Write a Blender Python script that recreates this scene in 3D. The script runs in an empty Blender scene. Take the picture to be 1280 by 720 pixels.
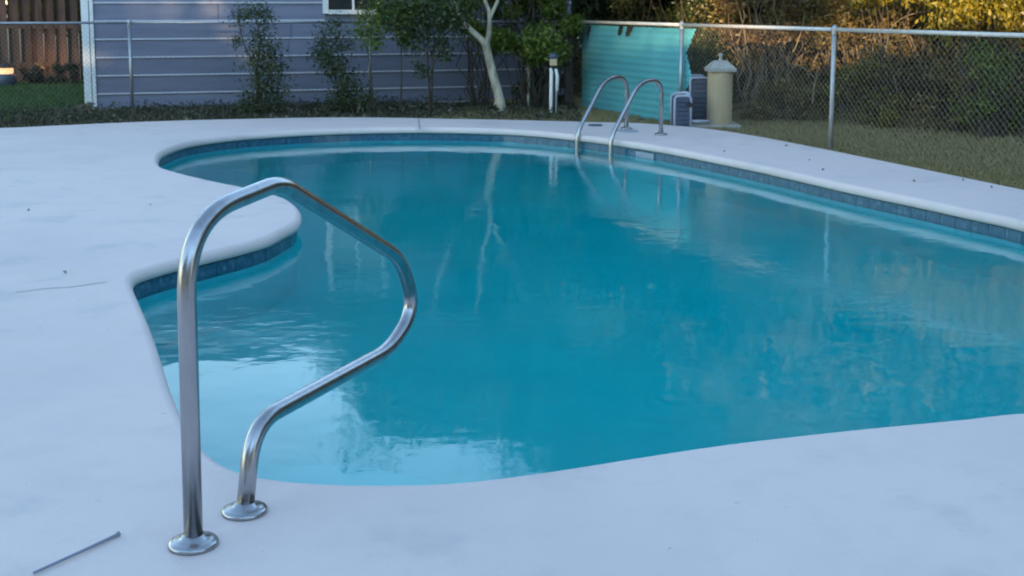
import bpy, bmesh, math, random
import numpy as np
from mathutils import Vector, Matrix
random.seed(7); RNG = np.random.default_rng(7)
S = bpy.context.scene; C = S.collection

# ---------------------------------------------------------------- camera, world, sun, exposure
H = 1.442; FPX = 1500.0; PITCH = math.atan(0.125); CY = 2 + FPX * 0.125      # the photograph is a crop: its optical axis lies above its middle
cam_d = bpy.data.cameras.new("camera"); cam = bpy.data.objects.new("camera", cam_d); C.objects.link(cam)
cam.location = (0, 0, H); cam.rotation_euler = (math.pi / 2 - PITCH, 0, 0)
cam_d.sensor_width = 36; cam_d.lens = 36 * FPX / 1280; cam_d.shift_y = (CY - 360) / 1280; cam_d.clip_start = 0.05; cam_d.clip_end = 2000
cam_d.dof.use_dof = True; cam_d.dof.focus_distance = 4.2; cam_d.dof.aperture_fstop = 8.0
S.camera = cam
SUN_EL = math.radians(8.5); SUN_AZ = math.radians(-165.0)      # low behind the viewer; the added rear house and trees shade the terrace
W = bpy.data.worlds.new("World"); S.world = W; W.use_nodes = True
wt = W.node_tree; wt.nodes.clear()
sky = wt.nodes.new("ShaderNodeTexSky"); sky.sky_type = 'NISHITA'; sky.sun_disc = False
sky.sun_elevation = SUN_EL; sky.sun_rotation = SUN_AZ; sky.air_density = 1.0; sky.dust_density = 0.0; sky.ozone_density = 1.3
bg = wt.nodes.new("ShaderNodeBackground"); bg.inputs[1].default_value = 0.15
wo = wt.nodes.new("ShaderNodeOutputWorld")
wt.links.new(sky.outputs[0], bg.inputs[0]); wt.links.new(bg.outputs[0], wo.inputs[0])
sl = bpy.data.lights.new("sun", 'SUN'); sl.energy = 2.0; sl.angle = math.radians(0.5); sl.color = (1, 0.72, 0.42)
sun = bpy.data.objects.new("sun", sl); C.objects.link(sun)
sdir = Vector((math.sin(SUN_AZ) * math.cos(SUN_EL), math.cos(SUN_AZ) * math.cos(SUN_EL), math.sin(SUN_EL)))
sun.rotation_euler = sdir.to_track_quat('Z', 'Y').to_euler()
sun.location = sdir * 60
S.view_settings.view_transform = 'Standard'; S.view_settings.look = 'None'
S.view_settings.exposure = 2.32; S.view_settings.gamma = 1.0
S.cycles.use_denoising = True; S.cycles.max_bounces = 10; S.cycles.transparent_max_bounces = 8
S.cycles.caustics_reflective = False; S.cycles.filter_width = 1.9; S.cycles.sample_clamp_indirect = 4

# ---------------------------------------------------------------- layout helpers: a line of sight met with a real plane
CP, SP = math.cos(PITCH), math.sin(PITCH)
def ray(px, py):
    a = (px - 640) / FPX; b = -(py - CY) / FPX
    return Vector((a, CP + b * SP, -SP + b * CP))
def onz(px, py, z=0.0):
    d = ray(px, py); t = (z - H) / d.z
    return Vector((d.x * t, d.y * t, z))
def ony(px, py, y):
    d = ray(px, py); t = y / d.y
    return Vector((d.x * t, y, H + d.z * t))
def onplane(px, py, p0, n):
    d = ray(px, py); o = Vector((0, 0, H)); t = (Vector(p0) - o).dot(n) / d.dot(n)
    return o + d * t

# ---------------------------------------------------------------- materials
def mat(name, col, rough=0.6, metal=0.0, noise=None, bump=0.0, bscale=40, spec=0.5, rnd=0.0, coat=0.0):
    """noise = (other colour, scale, low, high) mixes a second colour by procedural noise"""
    m = bpy.data.materials.new(name); m.use_nodes = True
    nt = m.node_tree; b = nt.nodes["Principled BSDF"]
    b.inputs["Roughness"].default_value = rough; b.inputs["Metallic"].default_value = metal
    b.inputs["Specular IOR Level"].default_value = spec; b.inputs["Coat Weight"].default_value = coat
    tc = nt.nodes.new("ShaderNodeTexCoord"); src = None
    c = nt.nodes.new("ShaderNodeRGB"); c.outputs[0].default_value = (*col, 1); src = c.outputs[0]
    for nz in ([noise] if noise and not isinstance(noise, list) else (noise or [])):
        n = nt.nodes.new("ShaderNodeTexNoise"); n.inputs["Scale"].default_value = nz[1]; n.inputs["Detail"].default_value = 8
        n.inputs["Roughness"].default_value = 0.6
        mp = nt.nodes.new("ShaderNodeMapping"); mp.inputs["Scale"].default_value = nz[4] if len(nz) > 4 else (1, 1, 1)
        nt.links.new(tc.outputs["Object"], mp.inputs[0]); nt.links.new(mp.outputs[0], n.inputs["Vector"])
        r = nt.nodes.new("ShaderNodeMapRange"); r.inputs[1].default_value = nz[2]; r.inputs[2].default_value = nz[3]
        nt.links.new(n.outputs[0], r.inputs[0])
        mx = nt.nodes.new("ShaderNodeMix"); mx.data_type = 'RGBA'; mx.inputs[7].default_value = (*nz[0], 1)
        nt.links.new(r.outputs[0], mx.inputs[0]); nt.links.new(src, mx.inputs[6]); src = mx.outputs[2]
    if rnd:
        oi = nt.nodes.new("ShaderNodeObjectInfo"); hs = nt.nodes.new("ShaderNodeHueSaturation")
        r = nt.nodes.new("ShaderNodeMapRange"); r.inputs[3].default_value = 1 - rnd; r.inputs[4].default_value = 1 + rnd
        nt.links.new(oi.outputs["Random"], r.inputs[0]); nt.links.new(r.outputs[0], hs.inputs["Value"])
        nt.links.new(src, hs.inputs["Color"]); src = hs.outputs[0]
    nt.links.new(src, b.inputs["Base Color"])
    if bump:
        n = nt.nodes.new("ShaderNodeTexNoise"); n.inputs["Scale"].default_value = bscale; n.inputs["Detail"].default_value = 6
        nt.links.new(tc.outputs["Object"], n.inputs["Vector"])
        bp = nt.nodes.new("ShaderNodeBump"); bp.inputs["Strength"].default_value = bump; bp.inputs["Distance"].default_value = 0.01
        nt.links.new(n.outputs[0], bp.inputs["Height"]); nt.links.new(bp.outputs[0], b.inputs["Normal"])
    return m

def leaf_mat(name, stops, trans=0.35):
    m = bpy.data.materials.new(name); m.use_nodes = True; nt = m.node_tree; nt.nodes.clear()
    g = nt.nodes.new("ShaderNodeNewGeometry"); cr = nt.nodes.new("ShaderNodeValToRGB")
    el = cr.color_ramp.elements
    while len(el) < len(stops): el.new(0.5)
    for e, (p, c) in zip(el, stops): e.position = p; e.color = (*c, 1)
    nt.links.new(g.outputs["Random Per Island"], cr.inputs[0])
    d = nt.nodes.new("ShaderNodeBsdfDiffuse"); t = nt.nodes.new("ShaderNodeBsdfTranslucent"); gl = nt.nodes.new("ShaderNodeBsdfGlossy")
    gl.inputs["Roughness"].default_value = 0.45; gl.inputs["Color"].default_value = (1, 1, 1, 1)
    m1 = nt.nodes.new("ShaderNodeMixShader"); m1.inputs[0].default_value = trans
    m2 = nt.nodes.new("ShaderNodeMixShader"); m2.inputs[0].default_value = 0.03
    nt.links.new(cr.outputs[0], d.inputs[0]); nt.links.new(cr.outputs[0], t.inputs[0])
    nt.links.new(d.outputs[0], m1.inputs[1]); nt.links.new(t.outputs[0], m1.inputs[2])
    nt.links.new(m1.outputs[0], m2.inputs[1]); nt.links.new(gl.outputs[0], m2.inputs[2])
    o = nt.nodes.new("ShaderNodeOutputMaterial"); nt.links.new(m2.outputs[0], o.inputs[0])
    return m

M = {}
M['deck'] = mat('painted_concrete', (0.79, 0.65, 0.61), 0.75, noise=[((0.65, 0.55, 0.54), 0.55, 0.45, 0.75), ((0.71, 0.59, 0.55), 5.0, 0.5, 0.8), ((0.58, 0.52, 0.50), 2.2, 0.57, 0.78), ((0.36, 0.34, 0.35), 16.0, 0.68, 0.76)], bump=0.13, bscale=70)
M['plaster'] = mat('pool_plaster', (0.16, 0.84, 0.92), 0.8, noise=((0.13, 0.77, 0.86), 1.2, 0.4, 0.7))
M['grout'] = mat('grout', (0.06, 0.13, 0.19), 0.8)
M['steel'] = mat('polished_steel', (0.46, 0.455, 0.47), 0.27, 1.0, noise=((0.36, 0.355, 0.37), 30, 0.45, 0.7, (1, 1, 0.15)))
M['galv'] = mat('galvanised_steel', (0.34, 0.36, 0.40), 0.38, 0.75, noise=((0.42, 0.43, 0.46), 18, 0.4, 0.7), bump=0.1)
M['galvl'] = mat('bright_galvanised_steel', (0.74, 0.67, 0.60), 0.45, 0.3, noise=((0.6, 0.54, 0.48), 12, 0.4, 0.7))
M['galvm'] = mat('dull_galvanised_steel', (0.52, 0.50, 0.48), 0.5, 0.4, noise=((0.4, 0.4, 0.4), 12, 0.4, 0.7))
M['wire'] = mat('fence_wire', (0.22, 0.20, 0.165), 0.6, 0.2)
M['soil'] = mat('soil_and_lawn', (0.15, 0.125, 0.055), 0.95, noise=[((0.15, 0.11, 0.065), 1.3, 0.42, 0.62), ((0.06, 0.07, 0.03), 6.0, 0.45, 0.7)], bump=0.9, bscale=30)
M['sid'] = mat('blue_grey_siding', (0.175, 0.185, 0.26), 0.6, noise=[((0.125, 0.145, 0.215), 2.5, 0.4, 0.7, (0.3, 1, 4)), ((0.20, 0.21, 0.27), 7, 0.55, 0.8, (0.5, 1, 3))], bump=0.25, bscale=60, rnd=0.09)
M['sidedge'] = mat('siding_pale_lip', (0.56, 0.56, 0.63), 0.5)  # bottom lip of each board, paler than its face
M['trim'] = mat('white_trim', (0.74, 0.75, 0.76), 0.5, noise=((0.55, 0.56, 0.56), 9, 0.5, 0.8))
M['glass'] = mat('window_glass', (0.03, 0.035, 0.04), 0.06, spec=0.8)
M['shingle'] = mat('asphalt_shingle', (0.10, 0.095, 0.09), 0.9, noise=((0.06, 0.058, 0.055), 20, 0.4, 0.6), bump=0.6)
M['wood'] = mat('weathered_board', (0.11, 0.06, 0.042), 0.85, noise=((0.045, 0.033, 0.028), 5, 0.4, 0.65, (6, 6, 0.5)), bump=0.5, bscale=50, rnd=0.25)
M['oldpost'] = mat('old_post_wood', (0.075, 0.055, 0.045), 0.9, noise=((0.04, 0.035, 0.03), 12, 0.4, 0.6, (4, 4, 0.5)), bump=0.6)
M['bark_w'] = mat('pale_bark', (0.50, 0.44, 0.33), 0.8, noise=((0.24, 0.21, 0.15), 9, 0.44, 0.64, (1, 1, 0.4)), bump=0.6, bscale=25)
M['bark'] = mat('dark_bark', (0.085, 0.065, 0.048), 0.9, noise=((0.05, 0.04, 0.03), 10, 0.4, 0.6), bump=0.8, bscale=25)
M['drybranch'] = mat('dry_branch', (0.24, 0.19, 0.12), 0.85, noise=((0.12, 0.10, 0.06), 6, 0.4, 0.6))
M['twig'] = mat('dry_twig', (0.27, 0.20, 0.13), 0.85, noise=((0.15, 0.11, 0.08), 10, 0.4, 0.6))
M['teal'] = mat('teal_sheet', (0.075, 0.43, 0.48), 0.55, noise=((0.12, 0.49, 0.53), 2.0, 0.4, 0.7))
M['beige'] = mat('beige_stucco', (0.56, 0.43, 0.26), 0.85, noise=((0.48, 0.36, 0.21), 4, 0.4, 0.7), bump=0.4, bscale=60)
M['cap'] = mat('cap_stone', (0.50, 0.47, 0.42), 0.8, noise=((0.36, 0.33, 0.28), 8, 0.4, 0.7))
M['slate'] = mat('slate_blue_metal', (0.075, 0.095, 0.15), 0.45, noise=((0.055, 0.07, 0.11), 6, 0.4, 0.7))
M['palegrey'] = mat('pale_grey_metal', (0.42, 0.45, 0.52), 0.45)
M['dark'] = mat('black_plastic', (0.02, 0.02, 0.024), 0.5)
M['pvc'] = mat('white_pvc', (0.80, 0.79, 0.76), 0.4, noise=((0.6, 0.58, 0.52), 12, 0.55, 0.8))
M['lid'] = mat('grey_lid', (0.36, 0.38, 0.42), 0.6)
M['pad'] = mat('concrete_pad', (0.40, 0.38, 0.34), 0.9, bump=0.4)
M['joint'] = mat('joint_filler', (0.30, 0.31, 0.34), 0.9)
M['deadleaf'] = mat('dead_leaf', (0.20, 0.15, 0.11), 0.8)
M['green'] = leaf_mat('fresh_leaves', [(0, (0.06, 0.10, 0.016)), (0.5, (0.13, 0.19, 0.028)), (0.85, (0.22, 0.27, 0.04)), (1, (0.24, 0.26, 0.06))])
M['dkgreen'] = leaf_mat('dark_leaves', [(0, (0.024, 0.042, 0.015)), (0.5, (0.050, 0.078, 0.026)), (1, (0.11, 0.13, 0.04))])
M['mixed'] = leaf_mat('brush_leaves', [(0, (0.08, 0.065, 0.020)), (0.3, (0.16, 0.12, 0.035)), (0.6, (0.26, 0.17, 0.055)), (0.85, (0.19, 0.17, 0.04)), (1, (0.42, 0.29, 0.13))])
M['olive'] = leaf_mat('olive_leaves', [(0, (0.075, 0.070, 0.014)), (0.5, (0.17, 0.145, 0.024)), (0.85, (0.26, 0.21, 0.028)), (1, (0.36, 0.28, 0.035))], 0.45)
M['yellow'] = leaf_mat('yellow_leaves', [(0, (0.10, 0.10, 0.012)), (0.5, (0.24, 0.20, 0.015)), (1, (0.42, 0.31, 0.025))], 0.45)
M['rust'] = leaf_mat('rust_leaves', [(0, (0.06, 0.035, 0.014)), (0.5, (0.15, 0.085, 0.03)), (1, (0.30, 0.19, 0.07))], 0.4)
M['grass'] = leaf_mat('grass_blades', [(0, (0.22, 0.19, 0.075)), (0.5, (0.36, 0.295, 0.13)), (0.9, (0.44, 0.35, 0.17)), (1, (0.5, 0.40, 0.22))], 0.3)
M['lushgrass'] = leaf_mat('lawn_blades', [(0, (0.03, 0.08, 0.015)), (0.6, (0.06, 0.14, 0.03)), (1, (0.10, 0.18, 0.05))], 0.3)
M['weed'] = leaf_mat('weed_leaves', [(0, (0.03, 0.035, 0.025)), (0.6, (0.06, 0.07, 0.04)), (1, (0.15, 0.13, 0.08))], 0.3)
M['litter'] = leaf_mat('leaf_litter', [(0, (0.10, 0.065, 0.035)), (0.6, (0.2, 0.14, 0.07)), (1, (0.4, 0.29, 0.16))], 0.1)

def tile_mat():
    m = bpy.data.materials.new('mosaic_tile'); m.use_nodes = True; nt = m.node_tree; b = nt.nodes["Principled BSDF"]
    tc = nt.nodes.new("ShaderNodeTexCoord"); oi = nt.nodes.new("ShaderNodeObjectInfo")
    sc = nt.nodes.new("ShaderNodeVectorMath"); sc.operation = 'SCALE'; sc.inputs[3].default_value = 40.0   # 2.5 cm mosaic pieces
    fl = nt.nodes.new("ShaderNodeVectorMath"); fl.operation = 'FLOOR'
    ad = nt.nodes.new("ShaderNodeVectorMath"); ad.operation = 'ADD'
    wn = nt.nodes.new("ShaderNodeTexWhiteNoise"); cr = nt.nodes.new("ShaderNodeValToRGB")
    e = cr.color_ramp.elements; e[0].color = (0.03, 0.11, 0.18, 1); e[1].color = (0.10, 0.21, 0.28, 1); e[1].position = 1
    k = e.new(0.45); k.color = (0.045, 0.13, 0.21, 1); k = e.new(0.85); k.color = (0.07, 0.17, 0.25, 1)
    nt.links.new(tc.outputs["Object"], sc.inputs[0]); nt.links.new(sc.outputs[0], fl.inputs[0]); nt.links.new(fl.outputs[0], ad.inputs[0])
    nt.links.new(oi.outputs["Location"], ad.inputs[1]); nt.links.new(ad.outputs[0], wn.inputs["Vector"])
    nt.links.new(wn.outputs["Value"], cr.inputs[0]); nt.links.new(cr.outputs[0], b.inputs["Base Color"])
    b.inputs["Roughness"].default_value = 0.2
    return m
M['tile'] = tile_mat()

def water_mat():
    m = bpy.data.materials.new('pool_water'); m.use_nodes = True; nt = m.node_tree; nt.nodes.clear()
    p = nt.nodes.new("ShaderNodeBsdfPrincipled")
    p.inputs["Base Color"].default_value = (1, 1, 1, 1); p.inputs["Roughness"].default_value = 0.035
    p.inputs["IOR"].default_value = 1.333; p.inputs["Transmission Weight"].default_value = 1
    tc = nt.nodes.new("ShaderNodeTexCoord")
    def noise(scale, st, det=3):
        mp = nt.nodes.new("ShaderNodeMapping"); mp.inputs["Scale"].default_value = st
        n = nt.nodes.new("ShaderNodeTexNoise"); n.inputs["Scale"].default_value = scale; n.inputs["Detail"].default_value = det
        nt.links.new(tc.outputs["Object"], mp.inputs[0]); nt.links.new(mp.outputs[0], n.inputs["Vector"]); return n
    a = noise(2.2, (1, 1, 1)); f = noise(9, (1, 1.3, 1), 4); msk = noise(0.55, (0.8, 1.2, 1), 2)
    r = nt.nodes.new("ShaderNodeMapRange"); r.inputs[1].default_value = 0.44; r.inputs[2].default_value = 0.68; r.inputs[3].default_value = 0.12; r.inputs[4].default_value = 1.0
    nt.links.new(msk.outputs[0], r.inputs[0])
    mu = nt.nodes.new("ShaderNodeMath"); mu.operation = 'MULTIPLY'; nt.links.new(f.outputs[0], mu.inputs[0]); nt.links.new(r.outputs[0], mu.inputs[1])
    b1 = nt.nodes.new("ShaderNodeBump"); b1.inputs["Strength"].default_value = 1; b1.inputs["Distance"].default_value = 0.0035
    b2 = nt.nodes.new("ShaderNodeBump"); b2.inputs["Strength"].default_value = 1; b2.inputs["Distance"].default_value = 0.0030
    nt.links.new(a.outputs[0], b1.inputs["Height"]); nt.links.new(mu.outputs[0], b2.inputs["Height"])
    nt.links.new(b1.outputs[0], b2.inputs["Normal"]); nt.links.new(b2.outputs[0], p.inputs["Normal"])
    v = nt.nodes.new("ShaderNodeVolumeAbsorption"); v.inputs["Color"].default_value = (0.0, 0.953, 0.948, 1); v.inputs["Density"].default_value = 1.8
    o = nt.nodes.new("ShaderNodeOutputMaterial"); nt.links.new(p.outputs[0], o.inputs[0]); nt.links.new(v.outputs[0], o.inputs[1])
    return m
M['water'] = water_mat()

def emis(name, col, s):
    m = bpy.data.materials.new(name); m.use_nodes = True; b = m.node_tree.nodes["Principled BSDF"]
    b.inputs["Emission Color"].default_value = (*col, 1); b.inputs["Emission Strength"].default_value = s
    b.inputs["Base Color"].default_value = (*col, 1); return m
M['glow'] = emis('lantern_glow', (1, 0.6, 0.3), 0.25)

# ---------------------------------------------------------------- object helpers
def link(name, me, m=None, parent=None, loc=None, kind=None):
    o = bpy.data.objects.new(name, me); C.objects.link(o)
    if m is not None:
        for x in (m if isinstance(m, (list, tuple)) else [m]): me.materials.append(x)
    if parent: o.parent = parent
    if loc is not None: o.location = loc
    if kind: o['kind'] = kind
    return o
def tag(o, label=None, cat=None, group=None, kind=None):
    if label: o['label'] = label
    if cat: o['category'] = cat
    if group: o['group'] = group
    if kind: o['kind'] = kind
    return o
def thing(name, label, cat, loc=(0, 0, 0), rz=0, group=None):
    o = bpy.data.objects.new(name, None); C.objects.link(o); o.location = loc; o.rotation_euler = (0, 0, rz); o.empty_display_size = 0.2
    return tag(o, label, cat, group)
def obj(name, bm, m, parent=None, smooth=False, **k):
    me = bpy.data.meshes.new(name); bm.normal_update(); bm.to_mesh(me); bm.free()
    if smooth:
        for p in me.polygons: p.use_smooth = True
    return link(name, me, m, parent, **k)
def bx(bm, lo, hi, bev=0.0, rot=None):
    c = [(a + b) / 2 for a, b in zip(lo, hi)]; s = [b - a for a, b in zip(lo, hi)]
    mt = Matrix.Translation(c) @ (rot or Matrix()) @ Matrix.Diagonal((*s, 1))
    r = bmesh.ops.create_cube(bm, size=1, matrix=mt)
    if bev:
        ed = list({e for v in r['verts'] for e in v.link_edges})
        bmesh.ops.bevel(bm, geom=ed, offset=bev, segments=2, affect='EDGES', profile=0.5)
    return bm
def box(lo, hi, bev=0.0): return bx(bmesh.new(), lo, hi, bev)
def tube(bm, pts, r, n=8, cap=True):
    pts = [Vector(p) for p in pts]; N = len(pts)
    rs = r if isinstance(r, (list, tuple)) else [r] * N
    t0 = (pts[1] - pts[0]).normalized(); u = t0.orthogonal().normalized(); rings = []
    for i, p in enumerate(pts):
        t = (pts[min(i + 1, N - 1)] - pts[max(i - 1, 0)]).normalized()
        u = (u - t * u.dot(t)).normalized(); v = t.cross(u)
        rings.append([bm.verts.new(p + (u * math.cos(2 * math.pi * k / n) + v * math.sin(2 * math.pi * k / n)) * rs[i]) for k in range(n)])
    for a, b in zip(rings, rings[1:]):
        for k in range(n): bm.faces.new((a[k], a[(k + 1) % n], b[(k + 1) % n], b[k]))
    if cap: bm.faces.new(rings[0][::-1]); bm.faces.new(rings[-1])
    return bm
def lathe(bm, prof, n=24, c=(0, 0, 0)):
    rings = []
    for r, z in prof:
        rings.append([bm.verts.new((c[0] + r * math.cos(2 * math.pi * k / n), c[1] + r * math.sin(2 * math.pi * k / n), c[2] + z)) for k in range(n)])
    for a, b in zip(rings, rings[1:]):
        for k in range(n): bm.faces.new((a[k], a[(k + 1) % n], b[(k + 1) % n], b[k]))
    bm.faces.new(rings[0][::-1]); bm.faces.new(rings[-1]); return bm
def fillet(pts, rad, seg=10):
    """round the corners of a polyline"""
    pts = [Vector(p) for p in pts]; out = [pts[0]]
    for i in range(1, len(pts) - 1):
        a, b, c = pts[i - 1], pts[i], pts[i + 1]
        R = rad[i - 1] if isinstance(rad, (list, tuple)) else rad
        d1 = (a - b); d2 = (c - b); l = min(R, d1.length * 0.48, d2.length * 0.48)
        p, q = b + d1.normalized() * l, b + d2.normalized() * l
        for k in range(seg + 1):
            t = k / seg; out.append(p * (1 - t) ** 2 + b * 2 * t * (1 - t) + q * t * t)
    out.append(pts[-1]); return out
def catmull(P, closed=True, step=0.05):
    P = [Vector((p[0], p[1], 0)) for p in P]; n = len(P); out = []
    for i in range(n if closed else n - 1):
        if closed: a, b, c, d = P[i - 1], P[i], P[(i + 1) % n], P[(i + 2) % n]
        else: a, b, c, d = P[max(i - 1, 0)], P[i], P[i + 1], P[min(i + 2, n - 1)]
        # centripetal form keeps tight corners free of loops
        t0 = 0; t1 = t0 + max((b - a).length, 1e-6) ** .5; t2 = t1 + max((c - b).length, 1e-6) ** .5; t3 = t2 + max((d - c).length, 1e-6) ** .5
        m = max(2, int((c - b).length / step))
        for k in range(m):
            t = t1 + (t2 - t1) * k / m
            A1 = a * ((t1 - t) / (t1 - t0)) + b * ((t - t0) / (t1 - t0)) if t1 > t0 + 1e-3 else b
            A2 = b * ((t2 - t) / (t2 - t1)) + c * ((t - t1) / (t2 - t1))
            A3 = c * ((t3 - t) / (t3 - t2)) + d * ((t - t2) / (t3 - t2)) if t3 > t2 + 1e-3 else c
            B1 = A1 * ((t2 - t) / (t2 - t0)) + A2 * ((t - t0) / (t2 - t0)); B2 = A2 * ((t3 - t) / (t3 - t1)) + A3 * ((t - t1) / (t3 - t1))
            out.append(B1 * ((t2 - t) / (t2 - t1)) + B2 * ((t - t1) / (t2 - t1)))
    if not closed: out.append(P[-1])
    return out

# ================================================================ POOL
LIP = 0.075; WL = -0.14
far = [(201, 201), (213, 194), (240, 185), (290, 177.5), (345, 173), (400, 170), (480, 167.5), (560, 167.5), (640, 170), (720, 177), (800, 188), (850, 197), (900, 207), (950, 217.5), (1000, 229), (1060, 243), (1140, 260), (1200, 273.5), (1280, 292)]
near = [(1280, 519), (1200, 527), (1100, 536.5), (1000, 547), (900, 559), (800, 574), (700, 590), (620, 601), (560, 607), (480, 609), (400, 607.5), (330, 600), (285, 586), (252, 559), (232, 528), (215, 490), (202, 450), (188, 410), (174, 377), (167, 361)]
notch = [(166, 357, -0.03), (172, 357.5, -LIP), (200, 347.5, -LIP), (250, 334, -LIP), (305, 320, -LIP), (335, 311, -LIP), (358, 299, -LIP), (372, 286, -.05), (377, 272, -.03), (372, 260, -.02), (357, 248, -.01), (335, 240, 0), (310, 234, 0), (280, 228, 0), (255, 222.5, 0), (217, 213, 0), (201, 208, -0.01)]
ctrl = [onz(x, y, -LIP) for x, y in far] + [Vector((3.42, 6.0, 0)), Vector((3.75, 5.15, 0)), Vector((3.72, 4.6, 0)), Vector((3.3, 4.25, 0)), Vector((2.6, 4.08, 0))]
ctrl += [onz(x, y, -0.02) for x, y in near] + [onz(*n) for n in notch]
POOL = catmull(ctrl, True, 0.05)
# even spacing
def resample(P, step):
    Q = P + [P[0]]; L = [0]
    for a, b in zip(Q, Q[1:]): L.append(L[-1] + (b - a).length)
    n = int(L[-1] / step); out = []; j = 0
    for i in range(n):
        s = L[-1] * i / n
        while L[j + 1] < s: j += 1
        t = (s - L[j]) / max(L[j + 1] - L[j], 1e-9); out.append(Q[j].lerp(Q[j + 1], t))
    return out
POOL = resample(POOL, 0.04)
area = sum(a.x * b.y - b.x * a.y for a, b in zip(POOL, POOL[1:] + POOL[:1])) / 2
if area < 0: POOL.reverse()
NP_ = len(POOL)
def offset(P, d):      # + = outward (away from the water) for a counter-clockwise loop
    out = []
    for i in range(len(P)):
        t = (P[(i + 1) % len(P)] - P[i - 1]).normalized()
        out.append(Vector((P[i].x + t.y * d, P[i].y - t.x * d, 0)))
    return out
def inside(x, y, poly):
    c = False; j = len(poly) - 1
    for i in range(len(poly)):
        a, b = poly[i], poly[j]
        if (a[1] > y) != (b[1] > y) and x < (b[0] - a[0]) * (y - a[1]) / (b[1] - a[1]) + a[0]: c = not c
        j = i
    return c
def ring(bm, P, z):
    return [bm.verts.new((p.x, p.y, z(p) if callable(z) else z)) for p in P]
def skin(bm, a, b):
    n = len(a); f = []
    for i in range(n): f.append(bm.faces.new((a[i], a[(i + 1) % n], b[(i + 1) % n], b[i])))
    return f
def loop_edges(bm, r): return [bm.edges.get((r[i], r[(i + 1) % len(r)])) or bm.edges.new((r[i], r[(i + 1) % len(r)])) for i in range(len(r))]

douter_px = [(0, 160), (80, 156.5), (160, 153), (230, 150.5), (300, 148.8), (390, 147), (480, 147), (560, 148.5), (640, 150), (740, 152.5), (800, 154), (850, 157.5), (900, 163), (950, 171), (1000, 180.5), (1100, 200.5), (1200, 221), (1280, 237.5)]
dpts = [onz(x, y, 0) for x, y in douter_px]
e = dpts[-1]; d_ = (dpts[-1] - dpts[-3]).normalized()
OUT = [Vector((-11, dpts[0].y - 0.5, 0))] + dpts + [e + d_ * 1.5, e + d_ * 4, Vector((7.2, 2, 0)), Vector((7.4, -5, 0)), Vector((-11, -5, 0))]
OUTER = catmull(OUT[:-3], False, 0.12) + [v for v in OUT[-3:]]
bm = bmesh.new()
o_top = ring(bm, OUTER, 0.0); o_bot = ring(bm, OUTER, -0.16)
h_top = ring(bm, offset(POOL, 0.045), 0.0)
prev = h_top
for k in range(1, 7):
    a = k / 6 * math.pi / 2; cur = ring(bm, offset(POOL, 0.045 * (1 - math.sin(a))), -0.045 * (1 - math.cos(a))); skin(bm, prev, cur); prev = cur
cur = ring(bm, offset(POOL, 0.004), -LIP + 0.008); skin(bm, prev, cur); prev = cur
cur = ring(bm, offset(POOL, 0.035), -LIP); skin(bm, prev, cur)
bmesh.ops.triangle_fill(bm, use_beauty=True, edges=loop_edges(bm, o_top) + loop_edges(bm, h_top))
skin(bm, o_bot, o_top)
bmesh.ops.recalc_face_normals(bm, faces=bm.faces)
deck = obj('pool_deck', bm, M['deck'], kind='structure', smooth=True)
for p in deck.data.polygons:
    if abs(p.normal.z) > 0.999: p.use_smooth = False
# control joints across the deck
def joint(pts, w, name='deck_joint'):
    bm = bmesh.new(); v = []
    for i, p in enumerate(pts):
        t = (pts[min(i + 1, len(pts) - 1)] - pts[max(i - 1, 0)]).normalized(); n = Vector((-t.y, t.x, 0)) * w / 2
        v.append((bm.verts.new((p.x + n.x, p.y + n.y, 0.004)), bm.verts.new((p.x - n.x, p.y - n.y, 0.004))))
    for a, b in zip(v, v[1:]): bm.faces.new((a[0], b[0], b[1], a[1]))
    return obj(name, bm, M['joint'], kind='structure')
joint([onz(523, 148.5), onz(524, 157), onz(525, 162.5)], 0.014)
joint([onz(x, y) for x, y in ((20, 366), (55, 361.5), (90, 359), (133, 353))], 0.008, 'deck_crack')

FLOOR = lambda p: -1.15 - 0.075 * (p.y - 4)
pool = thing('swimming_pool', 'freeform teal swimming pool sunk into the pale concrete deck', 'pool')
pool['kind'] = 'structure'
WALL = offset(POOL, 0.045)
bm = bmesh.new()
a = ring(bm, WALL, -0.06); b = ring(bm, WALL, -0.26); skin(bm, a, b)
obj('tile_bed', bm, M['grout'], pool)
bm = bmesh.new(); PW = offset(POOL, 0.036)
a = ring(bm, WALL, -0.2545); b = ring(bm, PW, -0.2548); skin(bm, a, b); c = ring(bm, PW, FLOOR); skin(bm, b, c)
bmesh.ops.triangle_fill(bm, use_beauty=True, edges=loop_edges(bm, c))
bmesh.ops.recalc_face_normals(bm, faces=bm.faces)
obj('pool_shell', bm, M['plaster'], pool)
for rad, z in ((0.60, -0.62), (1.05, -0.88)):       # entry steps under the grab rail
    bm = bmesh.new(); c0 = onz(300, 575)
    lathe(bm, [(rad, z - 0.6), (rad, z - 0.02), (rad - 0.02, z)], 40, (c0.x, c0.y, 0)); obj('entry_step', bm, M['plaster'], pool)
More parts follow.
